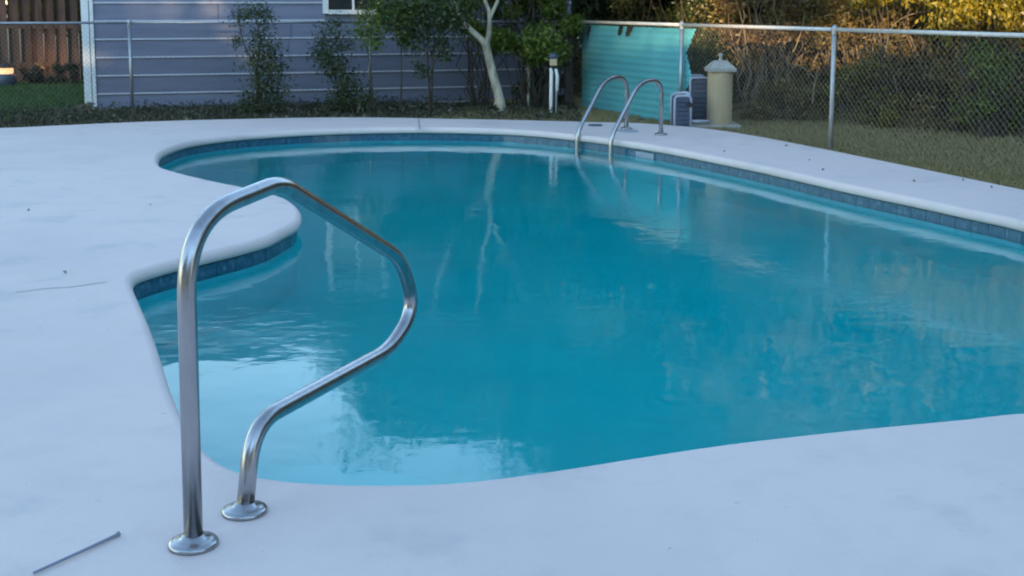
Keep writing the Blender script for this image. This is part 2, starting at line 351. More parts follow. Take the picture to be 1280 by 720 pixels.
# waterline tiles, one object each, along every stretch the camera can see
tm = bpy.data.meshes.new('tile'); bm = box((-0.0735, -0.012, -0.0865), (0.0735, 0.0, 0.0865), 0.002); bm.to_mesh(tm); bm.free(); tm.materials.append(M['tile'])
cum = 0; last = None; ntile = 0
skim = onz(803, 192, -0.10)
TP = resample(offset(POOL, 0.045), 0.15)
for i in range(len(TP)):
    a, b = TP[i], TP[(i + 1) % len(TP)]; mid = (a + b) / 2; t = (b - a).normalized(); inn = Vector((-t.y, t.x, 0))
    # visible where the inner face looks towards the camera
    if inn.dot(Vector((0, 0, 0)) - mid) < -0.3: continue
    o = bpy.data.objects.new('tile', tm); C.objects.link(o); o.parent = pool
    o.location = (mid.x, mid.y, -0.166); o.rotation_euler = (0, 0, math.atan2(t.y, t.x)); ntile += 1
    # box spans local y -0.012..0, so push it to stand on the water side of the bed
    o.location += inn * 0.0125
# skimmer mouth in the tile band
a = min(TP, key=lambda p: (p - Vector((skim.x, skim.y, 0))).length); i = TP.index(a); t = (TP[(i + 1) % len(TP)] - TP[i - 1]).normalized()
bm = bmesh.new()
for lo, hi in (((-.14, 0, -.12), (-.12, .02, .07)), ((.12, 0, -.12), (.14, .02, .07)), ((-.12, 0, .05), (.12, .02, .07))): bx(bm, lo, hi)
bx(bm, (-.12, 0, -.12), (.12, .006, .05)); inn = Vector((-t.y, t.x, 0))
sk = obj('skimmer', bm, M['palegrey'], pool); sk.location = (a.x + inn.x * 0.014, a.y + inn.y * 0.014, -0.165); sk.rotation_euler = (0, 0, math.atan2(t.y, t.x))
# water: a closed body reaching into the shell's walls and floor
bm = bmesh.new(); WP = offset(POOL, 0.07)
a = ring(bm, WP, WL); b = ring(bm, WP, -3.0); skin(bm, b, a)
bmesh.ops.triangle_fill(bm, use_beauty=True, edges=loop_edges(bm, a)); bmesh.ops.triangle_fill(bm, use_beauty=True, edges=loop_edges(bm, b))
bmesh.ops.recalc_face_normals(bm, faces=bm.faces)
obj('pool_water', bm, M['water'], kind='structure')

# ---------------------------------------------------------------- ground with a hole under the deck
GZ = -0.05
bm = bmesh.new()
big = [Vector(p) for p in ((-300, -300, 0), (300, -300, 0), (300, 500, 0), (-300, 500, 0))]
a = ring(bm, big, GZ); hole = [Vector(p) for p in OUTER]
cx = sum(p.x for p in hole) / len(hole); cy = sum(p.y for p in hole) / len(hole)
hole = [Vector((p.x * 0.985 + cx * 0.015, p.y * 0.985 + cy * 0.015, 0)) for p in hole]
b = ring(bm, hole, GZ)
bmesh.ops.triangle_fill(bm, use_beauty=True, edges=loop_edges(bm, a) + loop_edges(bm, b))
bmesh.ops.recalc_face_normals(bm, faces=bm.faces)
gr = obj('ground', bm, M['soil'], kind='structure')
if gr.data.polygons[0].normal.z < 0: gr.data.flip_normals()

# ================================================================ GRAB RAIL (near) and LADDER (far)
def flange(name, parent, loc, r):
    bm = bmesh.new(); lathe(bm, [(r, 0.0), (r * 1.0, r * 0.12), (r * 0.95, r * 0.19), (r * 0.75, r * 0.26), (r * 0.5, r * 0.33), (r * 0.43, r * 0.45)], 32)
    return obj(name, bm, M['steel'], parent, smooth=True, loc=loc)
b1 = onz(242, 681); b2 = onz(306, 640); pd = (b2 - b1).normalized(); nrm = Vector((pd.y, -pd.x, 0))
rail = thing('pool_handrail', 'curved polished steel grab rail standing on the near deck edge over the water', 'handrail', b1)
px = [(233, 300), (250, 250), (352, 226), (500, 325), (517, 385), (490, 435), (318, 530), (303, 575)]
path = [b1 + Vector((0, 0, 0))]
pp = [onplane(x, y, b1, nrm) for x, y in [(231, 276), (350, 228), (502, 324), (518, 386), (489, 436), (316, 530)]]
path = [b1] + pp + [b2]
sm = fillet(path, [0.21, 0.07, 0.16, 0.2, 0.2, 0.15], 14)
print('rail pts', [tuple(round(c, 2) for c in p) for p in path])
bm = bmesh.new(); tube(bm, [p - b1 for p in sm], 0.0252, 20)
obj('rail_tube', bm, M['steel'], rail, smooth=True)
flange('flange', rail, (0, 0, 0), 0.066); flange('flange', rail, b2 - b1, 0.064)

lad = thing('pool_ladder', 'steel pool ladder with two hooped rails on the far deck edge', 'ladder', onz(764, 176))
org = lad.location.copy(); tng = Vector((0.65, -0.76, 0)); outw = Vector((0.80, 0.60, 0))
e2 = onz(772, 174.5); e1 = onz(729, 168)
for eb, topx, anc in ((e1, 0.60, (783, 161)), (e2, 0.60, (826, 168.5))):
    A = onz(*anc); dr = (A - eb); dist = dr.length; dr.normalize()
    w0 = eb - dr * 0.10
    pts = [Vector((w0.x, w0.y, -0.95)), Vector((w0.x, w0.y, 0.03)), w0 + dr * (dist + 0.1) * 0.55 + Vector((0, 0, 0.60)), A + Vector((0, 0, 0.60)), A]
    f = fillet(pts, [0.10, 0.22, 0.20], 10)
    bm = bmesh.new(); tube(bm, [p - org for p in f], 0.024, 12); obj('ladder_rail', bm, M['steel'], lad, smooth=True)
    flange('flange', lad, A - org, 0.07)
    if eb is e1: wa = w0
for z in (-0.35, -0.62, -0.88):
    d = (w0 - wa); bm = bmesh.new()
    tube(bm, [wa + Vector((0, 0, z)) - org, w0 + Vector((0, 0, z)) - org], 0.02, 8); obj('tread', bm, M['steel'], lad)
# lids in the deck
for (x, y, r, lb) in ((783, 164.5, 0.13, 'round grey skimmer lid set in the deck beside the ladder'), (744, 157, 0.085, 'small dark round lid in the deck left of the ladder')):
    bm = bmesh.new(); lathe(bm, [(r, -0.01), (r, 0.006), (r * 0.95, 0.012), (r * 0.2, 0.012)], 28)
    tag(obj('deck_lid', bm, M['lid'] if r > 0.1 else M['slate'], loc=onz(x, y)), lb, 'lid')
# the thin dark stick
a, b = onz(42, 719), onz(149, 670); bm = bmesh.new()
tube(bm, [a - a + Vector((0, 0, .006)), (b - a) * .5 + Vector((0.006, 0, .008)), (b - a) * .96 + Vector((0, 0, .006)), (b - a) + Vector((0, 0, .008))], [0.0035, 0.004, 0.0045, 0.007], 8)
tag(obj('stick', bm, mat('stick_wood', (0.26, 0.28, 0.36), 0.8), loc=a), 'thin dark stick lying on the near left deck', 'stick')
# dead leaves on the deck
specs = [(1012, 201, 'by the fence post'), (1029, 213, 'a little nearer the water than the fence post'), (1142, 227, 'on the right deck strip'), (905, 190, 'on the curve of the far deck'), (1239, 235, 'near the right end of the deck'), (1204, 226, 'close to the grass edge at right'), (188, 257.5, 'beside the pool on the left deck'), (36, 264, 'far out on the left deck'), (983, 183, 'at the grass edge left of the fence post'), (81, 342, 'above the deck crack')]
for i, (x, y, w) in enumerate(specs):
    bm = bmesh.new(); s = random.uniform(.012, .02); v = []
    for k in range(8):
        t = k / 8 * 2 * math.pi; rr = s * (1 if k % 2 == 0 else .75); v.append(bm.verts.new((rr * math.cos(t), rr * .55 * math.sin(t), 0.006 + 0.012 * abs(math.sin(t)) + .004 * math.cos(3 * t))))
    top = bm.verts.new((0, 0, 0.004)); [bm.faces.new((v[k], v[(k + 1) % 8], top)) for k in range(8)]
    o = obj('dead_leaf', bm, M['deadleaf'], loc=onz(x, y)); o.rotation_euler = (0, 0, random.uniform(0, 6)); tag(o, 'small brown dead leaf lying ' + w, 'leaf', 'dead leaves scattered on the deck')

# ================================================================ CHAIN-LINK FENCES
FH = 1.165
def chain_fence(label, pts, rmat, rail_r=0.021, post_r=0.024, ends=(True, True), skip=()):
    base = pts[0]; f = thing('chain_link_fence', label, 'fence', (base.x, base.y, 0))
    bm = bmesh.new()
    for i, (a, b) in enumerate(zip(pts, pts[1:])):
        ra = a - base + Vector((0, 0, FH)); rb = b - base + Vector((0, 0, FH)); tube(bm, [ra, rb], rail_r, 10)
    obj('top_rail', bm, rmat, f, smooth=True)
    for i, p in enumerate(pts):
        if i in skip: continue
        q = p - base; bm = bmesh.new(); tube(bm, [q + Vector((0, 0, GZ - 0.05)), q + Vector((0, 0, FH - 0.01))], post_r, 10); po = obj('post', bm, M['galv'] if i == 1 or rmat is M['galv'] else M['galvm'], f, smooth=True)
        bm = bmesh.new(); lathe(bm, [(post_r * 1.25, FH - 0.05), (post_r * 1.3, FH + 0.012), (post_r * 1.0, FH + 0.035), (0.004, FH + 0.05)], 10, q); obj('post_cap', bm, M['galv'], po)
    # woven wire: zigzag wires of both hands, real tubes
    bm = bmesh.new(); hgt = FH - 0.03; s = 0.066; z0 = GZ + 0.03
    for a, b in zip(pts, pts[1:]):
        L = (b - a).length; d = (b - a) / L; n = Vector((-d.y, d.x, 0)); nn = int((L + hgt) / s)
        for k in range(nn):
            for sg in (1, -1):
                x0 = -hgt + k * s if sg > 0 else k * s; u0, u1 = x0, x0 + sg * (hgt - z0); 
                # clip to the bay
                t0, t1 = 0.0, 1.0
                for bound, sign in ((0, 1), (L, -1)):
                    v0 = (u0 - bound) * sign; v1 = (u1 - bound) * sign
                    if v0 < 0 and v1 < 0: t1 = -1; break
                    if v0 < 0: t0 = max(t0, v0 / (v0 - v1))
                    elif v1 < 0: t1 = min(t1, v0 / (v0 - v1))
                if t1 <= t0 + 0.01: continue
                P = [a - base + d * (u0 + (u1 - u0) * t) + n * 0.002 * sg + Vector((0, 0, z0 + (hgt - z0) * t)) + n * 0.028 for t in (t0, t1)]
                tube(bm, P, 0.0013, 3, cap=False)
    tag(obj('wire_mesh', bm, M['wire'], f), kind='stuff')
    return f
corner = ony(712, 60, 17.0); corner.z = 0; corner = Vector((corner.x, 17.0, 0))
pR = [corner, onz(850, 157, GZ), onz(1038, 188.5, GZ)]; 
for p in pR: p.z = 0
dr = (pR[2] - pR[1]); pR += [pR[2] + dr, pR[2] + dr * 2.0]
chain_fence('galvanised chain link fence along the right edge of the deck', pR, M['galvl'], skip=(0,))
pL = [onz(463, 138, GZ), onz(166, 143, GZ)]
for p in pL: p.z = 0
dl = pL[1] - pL[0]; pLa = [corner + Vector((-0.05, 0, 0))] + pL + [pL[1] + dl, pL[1] + dl * 1.8]
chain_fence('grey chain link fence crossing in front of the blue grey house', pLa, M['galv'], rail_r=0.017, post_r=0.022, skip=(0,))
bm = bmesh.new(); bx(bm, (-.07, -.05, GZ - .05), (.05, .05, FH + .02), 0.006); tag(obj('corner_post', bm, M['oldpost'], loc=(corner.x, corner.y + .02, 0)), 'dark weathered wooden post where the two chain link fences meet', 'post')

# teal sheet leaning behind the fence
c0 = corner; fd = (pR[1] - corner); fl = fd.length; fd.normalize(); fn = Vector((-fd.y, fd.x, 0)) * -1
if fn.x < 0: fn = -fn     # away from the pool
sheet = [(722, 31), (871, 36), (861, 66), (869, 99), (849, 130), (836, 156), (780, 154), (738, 150), (722, 140), (719, 90)]
holes = [[(733, 32), (739, 32), (733, 50), (728, 49)], [(776, 32), (783, 32), (778, 45), (773, 44)], [(787, 32), (797, 32), (790, 46), (784, 45)]]
def to_fence(px_, py_):
    p = onplane(px_, py_, c0 + fn * 0.10, fn); q = p - c0; return (q.dot(fd), p.z)
sp = [to_fence(*q) for q in sheet]; hp = [[to_fence(*q) for q in h_] for h_ in holes]
us = [p[0] for p in sp]; zs = [p[1] for p in sp]; nu, nz = 110, 110
bm = bmesh.new(); g = {}
for i in range(nu + 1):
    for j in range(nz + 1):
        u = min(us) + (max(us) - min(us)) * i / nu; z = min(zs) + (max(zs) - min(zs)) * j / nz
        w = 0.06 + 0.0035 * math.sin(z / 0.085 * 2 * math.pi) + 0.03 * math.sin(u * 1.7 + 1) + 0.25 * max(0, 0.35 - (u - min(us))) ** 1.2 + 0.02 * math.sin(z * 3.1 + u) + 0.03
        p = c0 + fd * u + fn * w; g[i, j] = (u, z, p)
vt = {}
for i in range(nu):
    for j in range(nz):
        uc = (g[i, j][0] + g[i + 1, j][0]) / 2; zc = (g[i, j][1] + g[i, j + 1][1]) / 2
        if inside(uc, zc, sp) and not any(inside(uc, zc, h_) for h_ in hp):
            f = []
            for k in ((i, j), (i + 1, j), (i + 1, j + 1), (i, j + 1)):
                if k not in vt: vt[k] = bm.verts.new((g[k][2].x - c0.x, g[k][2].y - c0.y, g[k][1]))
                f.append(vt[k])
            bm.faces.new(f)
o = obj('plastic_sheet', bm, M['teal'], smooth=True, loc=(c0.x, c0.y, 0)); sd = o.modifiers.new('thick', 'SOLIDIFY'); sd.thickness = 0.004
tag(o, 'teal corrugated plastic sheet with torn right edge hanging behind the fence', 'sheet')

# ================================================================ EQUIPMENT BEHIND THE FENCE
def cabinet(px0, px1, py0, py1, Y, dep, label):
    lo = ony(px0, py1, Y); hi = ony(px1, py0, Y); lo.z = max(lo.z, GZ); w = hi.x - lo.x; h = hi.z - GZ
    t = thing('equipment_cabinet', label, 'cabinet', ((lo.x + hi.x) / 2, Y + dep / 2, GZ), group='blue grey pool equipment cabinets')
    obj('body', box((-w / 2 + .01, -dep / 2 + .01, 0), (w / 2 - .01, dep / 2 - .01, h - .02), .008), M['slate'], t)
    hw, hd = w / 2, dep / 2
    for yy in (-hd, hd):
        bm = bmesh.new(); tube(bm, fillet([(-hw, yy, 0), (-hw, yy, h), (hw, yy, h), (hw, yy, 0)], .05, 6), .014, 8)
        obj('frame', bm, M['palegrey'], t, smooth=True)
    nl = max(4, int(h / .06))
    for k in range(nl):
        z = .06 + (h - .14) * k / (nl - 1); bm = bmesh.new()
        bx(bm, (-hw + .04, -hd - .006, z), (hw - .04, -hd + .004, z + .018), rot=Matrix.Rotation(.5, 4, 'X')); obj('louvre', bm, M['slate'], t)
    return t
cabinet(862, 887, 97, 158, 14.35, .45, 'tall slate blue equipment cabinet against the beige pillar')
cabinet(843, 864, 120, 158, 13.95, .30, 'low slate blue equipment cabinet beside the fence post')
Yp = 14.1; pl = ony(886, 160, Yp); pr = ony(917, 160, Yp); w = (pr.x - pl.x); cxp = (pl.x + pr.x) / 2
pil = thing('filter_pillar', 'beige pillar with a hipped cap and finial behind the chain link fence', 'pillar', (cxp, Yp + w / 2, GZ))
ztop = ony(900, 90, Yp).z - GZ; zc2 = ony(900, 76.5, Yp).z - GZ; h2 = w / 2
bm = bmesh.new(); lathe(bm, [(h2 * 1.02, .05), (h2 * 1.02, ztop - .03), (h2 * 0.98, ztop)], 20); 
obj('shaft', bm, M['beige'], pil, smooth=False)
bm = bmesh.new(); r_ = h2 * 1.13
bx(bm, (-r_, -r_, ztop - .0), (r_, r_, ztop + .035), .006)
vs = [bm.verts.new(v) for v in ((-r_, -r_, ztop + .036), (r_, -r_, ztop + .036), (r_, r_, ztop + .036), (-r_, r_, ztop + .036))]; tp = [bm.verts.new((a * .42 * r_, b * .42 * r_, zc2)) for a, b in ((-1, -1), (1, -1), (1, 1), (-1, 1))]
for k in range(4): bm.faces.new((vs[k], vs[(k + 1) % 4], tp[(k + 1) % 4], tp[k]))
bm.faces.new(tp); obj('cap', bm, M['cap'], pil)
bm = bmesh.new(); lathe(bm, [(.028, zc2), (.02, zc2 + .02), (.016, zc2 + .045), (.026, zc2 + .06), (.026, zc2 + .08), (.01, zc2 + .09)], 12); obj('finial', bm, M['cap'], pil, smooth=True)
obj('plinth', box((-.43, -.24, 0), (.22, .24, .05), .008), M['cap'], pil)
pp_ = thing('pool_pipe', 'grey plumbing pipes with a valve between the low cabinet and the beige pillar', 'pipe', (cxp - .3, Yp - .12, GZ))
bm = bmesh.new(); tube(bm, fillet([(-.24, .10, .42), (-.10, 0, .44), (-.10, 0, .10), (.16, 0, .10)], .06, 5), .019, 8); obj('pipe', bm, M['palegrey'], pp_, smooth=True)
bm = bmesh.new(); tube(bm, [(-.10, -.01, .30), (-.10, -.06, .30)], .03, 10); bx(bm, (-.15, -.075, .292), (-.05, -.06, .308)); obj('valve', bm, M['dark'], pp_)
# utility post with white pipes
Yu = 15.9; u0 = ony(691, 140, Yu); up = thing('utility_post', 'black utility post with two white pipes and a small beige box on top', 'utility post', (u0.x, Yu, GZ))
zz = lambda py: ony(691, py, Yu).z - GZ; xx = lambda px_: ony(px_, 100, Yu).x - u0.x
obj('core', box((xx(687), -.02, 0), (xx(697), .05, zz(84)), .004), M['dark'], up)
obj('meter_box', box((xx(687), -.05, zz(82)), (xx(696), .04, zz(73)), .006), M['beige'], up)
bm = bmesh.new(); lathe(bm, [(.062, zz(73)), (.065, zz(70)), (.045, zz(67)), (.01, zz(66))], 14); obj('cap', bm, M['slate'], up, smooth=True)
bm = bmesh.new(); tube(bm, [(xx(688.5), -.045, 0), (xx(688.5), -.045, zz(138)), (xx(689), -.045, zz(90)), (xx(688), -.03, zz(85))], [.012, .022, .024, .018], 8); obj('pipe', bm, M['pvc'], up, smooth=True)
bm = bmesh.new(); tube(bm, [(xx(695), -.045, 0), (xx(695.5), -.045, zz(113.5)), (xx(696), -.045, zz(113)), (xx(696.5), -.045, zz(95)), (xx(694.5), -.03, zz(86))], [.009, .010, .022, .022, .018], 8); obj('pipe', bm, M['pvc'], up, smooth=True)
# pale broken stake
st = ony(660, 130, 16.7); tp_ = ony(661, 54, 16.7); bm = bmesh.new(); hh = tp_.z - GZ
tube(bm, [(0, 0, 0), (.01, 0, hh * .5), (-.01, 0, hh * .8), (.012, 0, hh)], [.02, .022, .026, .014], 6); tag(obj('stake', bm, M['bark_w'], loc=(st.x, 16.7, GZ)), 'pale rough wooden stake beside the white forked tree', 'stake')

# ================================================================ HOUSE
A = Vector((ony(113.5, 60, 16.51).x, 16.51, 0)); Bv = Vector((-0.5, 18.0, 0)); hd = (Bv - A).normalized(); ang = math.atan2(hd.y, hd.x)
house = thing('house', 'blue grey house with lap siding and white trim beyond the fence', 'house', (A.x, A.y, GZ), ang)
L = 6.95; BH = 0.2503; WH = BH * 12; DP = 7.5
def rowz(k): return 0.0 + k * BH
win_x = ((ony(405, 10, 17.3).x - A.x) / hd.x, (ony(474, 10, 17.3).x - A.x) / hd.x); win_z = (1.34, 2.50)
bm = bmesh.new(); bx(bm, (0.03, 0.035, 0), (win_x[0], 0.2, WH)); bx(bm, (win_x[1], 0.035, 0), (L, 0.2, WH)); bx(bm, (win_x[0], 0.035, 0), (win_x[1], 0.2, win_z[0])); bx(bm, (win_x[0], 0.035, win_z[1]), (win_x[1], 0.2, WH))
bx(bm, (0.03, 0.2, 0), (0.2, DP, WH)); bx(bm, (L - .2, 0.2, 0), (L, DP, WH)); bx(bm, (0.2, DP - .2, 0), (L - .2, DP, WH))
obj('wall', bm, M['sid'], house)
def board(x0, x1, z0, z1, jit=0):
    bm = bmesh.new(); prof = [(0.034, z1 + 0.02), (0.024, z1 + 0.02), (0.000, z0 + 0.020), (-0.004, z0 + 0.016), (-0.004, z0), (0.012, z0), (0.034, z0 + .012)]
    a = [bm.verts.new((x0, y, z)) for y, z in prof]; b = [bm.verts.new((x1, y, z)) for y, z in prof]; n = len(prof)
    for k in range(n):
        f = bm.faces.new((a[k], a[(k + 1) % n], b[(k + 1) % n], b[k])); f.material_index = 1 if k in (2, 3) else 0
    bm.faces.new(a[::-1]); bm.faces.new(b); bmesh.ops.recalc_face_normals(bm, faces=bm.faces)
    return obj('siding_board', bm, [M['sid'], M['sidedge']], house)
jx = random.Random(3)
Z0 = 0.216
for k in range(-1, 12):
    z0 = rowz(k) + Z0; z1 = min(z0 + BH, WH)
    if z0 > WH: break
    z0 = max(z0, 0.0)
    cuts = [0.06]; x = jx.uniform(1.6, 3.4)
    while x < L - .8: cuts.append(x); x += 3.66
    cuts.append(L)
    for a, b in zip(cuts, cuts[1:]):
        segs = [(a, b - 0.009)]
        if z1 > win_z[0] - .02 and z0 < win_z[1] + .02:
            ns = []
            for p, q in segs:
                if q <= win_x[0] or p >= win_x[1]: ns.append((p, q))
                else:
                    if p < win_x[0]: ns.append((p, win_x[0]))
                    if q > win_x[1]: ns.append((win_x[1], q))
            segs = ns
        for p, q in segs:
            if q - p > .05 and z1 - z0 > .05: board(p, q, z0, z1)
obj('corner_trim', box((0.0, -.015, 0.0), (.05, .09, WH), .003), M['trim'], house)
bm = bmesh.new(); bx(bm, (-.108, -.005, .10), (-.012, .065, WH - .1), .006)
for z in (.5, 1.5, 2.4): bx(bm, (-.112, -.009, z), (-.008, .07, z + .03))
obj('downspout', bm, M['trim'], house)
# window
wn = obj('window', box((win_x[0] + .03, .06, win_z[0] + .03), (win_x[1] - .03, .075, win_z[1] - .03)), M['glass'], house)
for nm, lo, hi in (('window_trim', (win_x[0] - .03, -.02, win_z[0] - .02), (win_x[0] + .05, .05, win_z[1])), ('window_trim', (win_x[1] - .05, -.02, win_z[0] - .02), (win_x[1] + .03, .05, win_z[1])), ('window_trim', (win_x[0] - .03, -.022, win_z[1]), (win_x[1] + .03, .05, win_z[1] + .08)), ('mullion', (win_x[0] + .40, .02, win_z[0]), (win_x[0] + .43, .058, win_z[1]))):
    obj(nm, box(lo, hi, .003), M['trim'], wn)
obj('sill', box((win_x[0] + .055, -.05, win_z[0] - .03), (win_x[1] - .055, .05, win_z[0] + .035), .004), M['trim'], wn)
obj('sash_rail', box((win_x[0] + .055, .025, win_z[0] + .19), (win_x[1] - .055, .057, win_z[0] + .25), .003), M['trim'], wn)
# roof
bm = bmesh.new(); ov = .45; rz_ = 1.5; y0, y1 = -ov, DP + ov; ym = DP / 2
prof = [(y0, WH - .02), (ym, WH + rz_), (y1, WH - .02), (y1, WH + .10), (ym, WH + rz_ + .14), (y0, WH + .10)]
a = [bm.verts.new((-ov, y, z)) for y, z in prof]; b = [bm.verts.new((L + ov, y, z)) for y, z in prof]
for k in range(6): bm.faces.new((a[k], a[(k + 1) % 6], b[(k + 1) % 6], b[k]))
bm.faces.new((a[0], a[5], a[4], a[1])); bm.faces.new((a[1], a[4], a[3], a[2])); bm.faces.new((b[0], b[1], b[4], b[5])); bm.faces.new((b[1], b[2], b[3], b[4]))
bmesh.ops.recalc_face_normals(bm, faces=bm.faces); rf = obj('roof', bm, M['shingle'], house)
obj('fascia', box((-ov, y0 - .025, WH - .04), (L + ov, y0 - .003, WH + .11)), M['trim'], rf)
for xg in (.1, L - .1):
    bm = bmesh.new(); v = [bm.verts.new(p) for p in ((xg, 0.05, WH), (xg, DP - .05, WH), (xg, ym, WH + rz_ - .03))]; bm.faces.new(v)
    r = bmesh.ops.extrude_face_region(bm, geom=bm.faces[:]); bmesh.ops.translate(bm, verts=[q for q in r['geom'] if isinstance(q, bmesh.types.BMVert)], vec=(.05, 0, 0)); obj('gable', bm, M['sid'], house)

# house added behind the viewer to shade the deck and block the sun (seen only in the steel and the water)
rear = thing('shade_house', 'low beige house added behind the viewer to shade the pool deck', 'house', (0, -4.2, 0))
obj('wall', box((-16, -6, 0), (8, 0, 2.7)), M['beige'], rear)
bm = bmesh.new()
a = [bm.verts.new((-16.5, y, z)) for y, z in ((.7, 2.62), (.7, 2.78), (-3, 4.3), (-6.7, 2.78), (-6.7, 2.62))]; b = [bm.verts.new((8.5, v.co.y, v.co.z)) for v in a]
for k in range(5): bm.faces.new((a[k], a[(k + 1) % 5], b[(k + 1) % 5], b[k]))
bm.faces.new(a[::-1]); bm.faces.new(b); bmesh.ops.recalc_face_normals(bm, faces=bm.faces); obj('roof', bm, M['shingle'], rear)
for x in (-11.0, -6.4, -2.0, 3.6):
    w_ = obj('window', box((x, .003, 0.9), (x + 1.6, .03, 2.1)), M['glass'], rear)
    for q in ((x - .08, x), (x + 1.6, x + 1.68)): obj('frame', box((q[0], .003, .82), (q[1], .05, 2.18)), M['trim'], w_)
dd = obj('door', box((.8, .003, 0.0), (2.6, .03, 2.1)), M['glass'], rear); obj('frame', box((1.66, .031, 0), (1.74, .05, 2.1)), M['trim'], dd)

# ================================================================ WOODEN FENCE at far left
wf = thing('wooden_fence', 'tall weathered brown board fence at the back of the left lawn', 'fence', (-7.2, 22.3, GZ), math.radians(2))
pitch = .215; HW = 1.95
for k in range(26):
    for side in (0, 1):
        x = -k * pitch - (pitch / 2 if side else 0); hh = HW + jx.uniform(-.02, .02); bm = bmesh.new(); yy = -.045 if not side else .045
        bx(bm, (x - .060, yy - .009, .02), (x + .060, yy + .009, hh), .003, Matrix.Rotation(jx.uniform(-.006, .006), 4, 'Y')); obj('board', bm, M['wood'], wf)
for z in (.3, 1.0, 1.7): obj('rail', box((-26 * pitch, -.034, z), (.2, .034, z + .08)), M['wood'], wf)

# lit lantern on the left lawn
lt = ony(7, 104, 21.3); ln = thing('garden_lantern', 'glowing round garden lantern on a dark pot at the far left', 'lantern', (lt.x, 21.3, GZ))
bm = bmesh.new(); lathe(bm, [(.13, 0), (.18, .02), (.19, .20), (.17, .22)], 18); obj('pot', bm, M['slate'], ln, smooth=True)
bm = bmesh.new(); lathe(bm, [(.12, .22), (.14, .24), (.14, .31), (.12, .33)], 18); obj('glass', bm, M['glow'], ln, smooth=True)
bm = bmesh.new(); lathe(bm, [(.20, .33), (.20, .345), (.10, .39), (.03, .40), (.035, .43), (.01, .45)], 18); obj('lid', bm, M['oldpost'], ln, smooth=True)
pld = bpy.data.lights.new('lantern_light', 'POINT'); pld.energy = 2.2; pld.color = (1, .5, .22); pld.shadow_soft_size = .08
plo = bpy.data.objects.new('lantern_light', pld); C.objects.link(plo); plo.location = (lt.x + .45, 21.75, .35)

# ================================================================ FOLIAGE
def leaf_mesh(name, cen, size, m, aspect=0.5, droop=0.0, nrm_up=0.0):
    """many small folded leaves; cen = (n,3)"""
    n = len(cen); r = RNG
    d = r.normal(size=(n, 3)); d[:, 2] -= droop; d /= np.linalg.norm(d, axis=1, keepdims=True)
    t = r.normal(size=(n, 3)); t[:, 2] += nrm_up; s = np.cross(d, t); s /= np.linalg.norm(s, axis=1, keepdims=True) + 1e-9
    nn = np.cross(s, d)
    sz = (size * r.uniform(0.55, 1.35, n))[:, None]
    v = np.empty((n, 4, 3))
    v[:, 0] = cen - d * sz * .5; v[:, 1] = cen + s * sz * aspect * .5 + nn * sz * .12; v[:, 2] = cen + d * sz * .5; v[:, 3] = cen - s * sz * aspect * .5 + nn * sz * .12
    me = bpy.data.meshes.new(name); me.vertices.add(4 * n); me.vertices.foreach_set('co', v.reshape(-1).astype(np.float32))
    me.loops.add(4 * n); me.loops.foreach_set('vertex_index', np.arange(4 * n, dtype=np.int32)); me.polygons.add(n)
    me.polygons.foreach_set('loop_start', np.arange(0, 4 * n, 4, dtype=np.int32)); me.polygons.foreach_set('loop_total', np.full(n, 4, dtype=np.int32))
    me.update(calc_edges=True); me.validate(); me.materials.append(m); return me
def clumps(n, centres, rad, flat=0.7):
    centres = np.asarray(centres); k = RNG.integers(0, len(centres), n); rr = np.asarray(rad)[k] if np.ndim(rad) else np.full(n, rad)
    g = RNG.normal(size=(n, 3)); g /= np.linalg.norm(g, axis=1, keepdims=True); g *= (RNG.uniform(0, 1, n) ** .6 + np.abs(RNG.normal(size=n)) * .22)[:, None]; g[:, 2] *= flat
    return centres[k] + g * rr[:, None]
def wobble(a, b, n, amt, rnd):
    a, b = Vector(a), Vector(b); out = []
    for i in range(n + 1):
        t = i / n; p = a.lerp(b, t)
        if 0 < i < n: p += Vector((rnd.uniform(-amt, amt), rnd.uniform(-amt, amt), rnd.uniform(-amt, amt) * .5))
        out.append(p)
    return out

def tree_meshes(seed, h, cr, base_h, nleaf, leafs, lm, bark, ncl=46):
    rnd = random.Random(seed); bm = bmesh.new(); lean = Vector((rnd.uniform(-.4, .4), rnd.uniform(-.4, .4), 0))
    trunk = [Vector((0, 0, 0)), Vector((lean.x * .2, lean.y * .2, base_h * .5)), Vector((lean.x * .5, lean.y * .5, base_h)), Vector((lean.x, lean.y, h * .8))]
    tube(bm, trunk, [h * .022 + .03, h * .018 + .02, h * .014 + .015, .03], 9)
    cen, rad = [], []
    for k in range(ncl):
        z = base_h * .75 + (h - base_h * .75) * rnd.random() ** .9; f = (z - base_h * .6) / (h - base_h * .6)
        R = cr * math.sqrt(max(.06, math.sin(math.pi * min(1, max(.05, f * .86 + .12))))); a = rnd.uniform(0, 6.283); q = R * rnd.uniform(.35, 1)
        p = Vector((lean.x * f + math.cos(a) * q, lean.y * f + math.sin(a) * q, z)); cen.append(tuple(p)); rad.append(rnd.uniform(.35, .75) * cr * .42)
        st = Vector((lean.x * .6, lean.y * .6, max(base_h * .7, z - q * .8)))
        tube(bm, wobble(st, p, 4, .12, rnd), [.055, .04, .03, .02, .008], 5, cap=False)
    me = bpy.data.meshes.new('limbs'); bm.to_mesh(me); bm.free(); me.materials.append(bark)
    return leaf_mesh('crown', clumps(nleaf, cen, rad), leafs, lm), me
def place_tree(label, me, loc, rz, sc, group, name='tree'):
    t = thing(name, label, 'tree', loc, rz, group); t.scale = (sc, sc, sc)
    link('crown', me[0], None, t); link('trunk', me[1], None, t); return t
T1 = tree_meshes(1, 8.2, 3.0, 1.6, 26000, .20, M['dkgreen'], M['bark'], 60)
T2 = tree_meshes(2, 9.0, 2.8, 1.4, 26000, .18, M['olive'], M['bark'], 60)
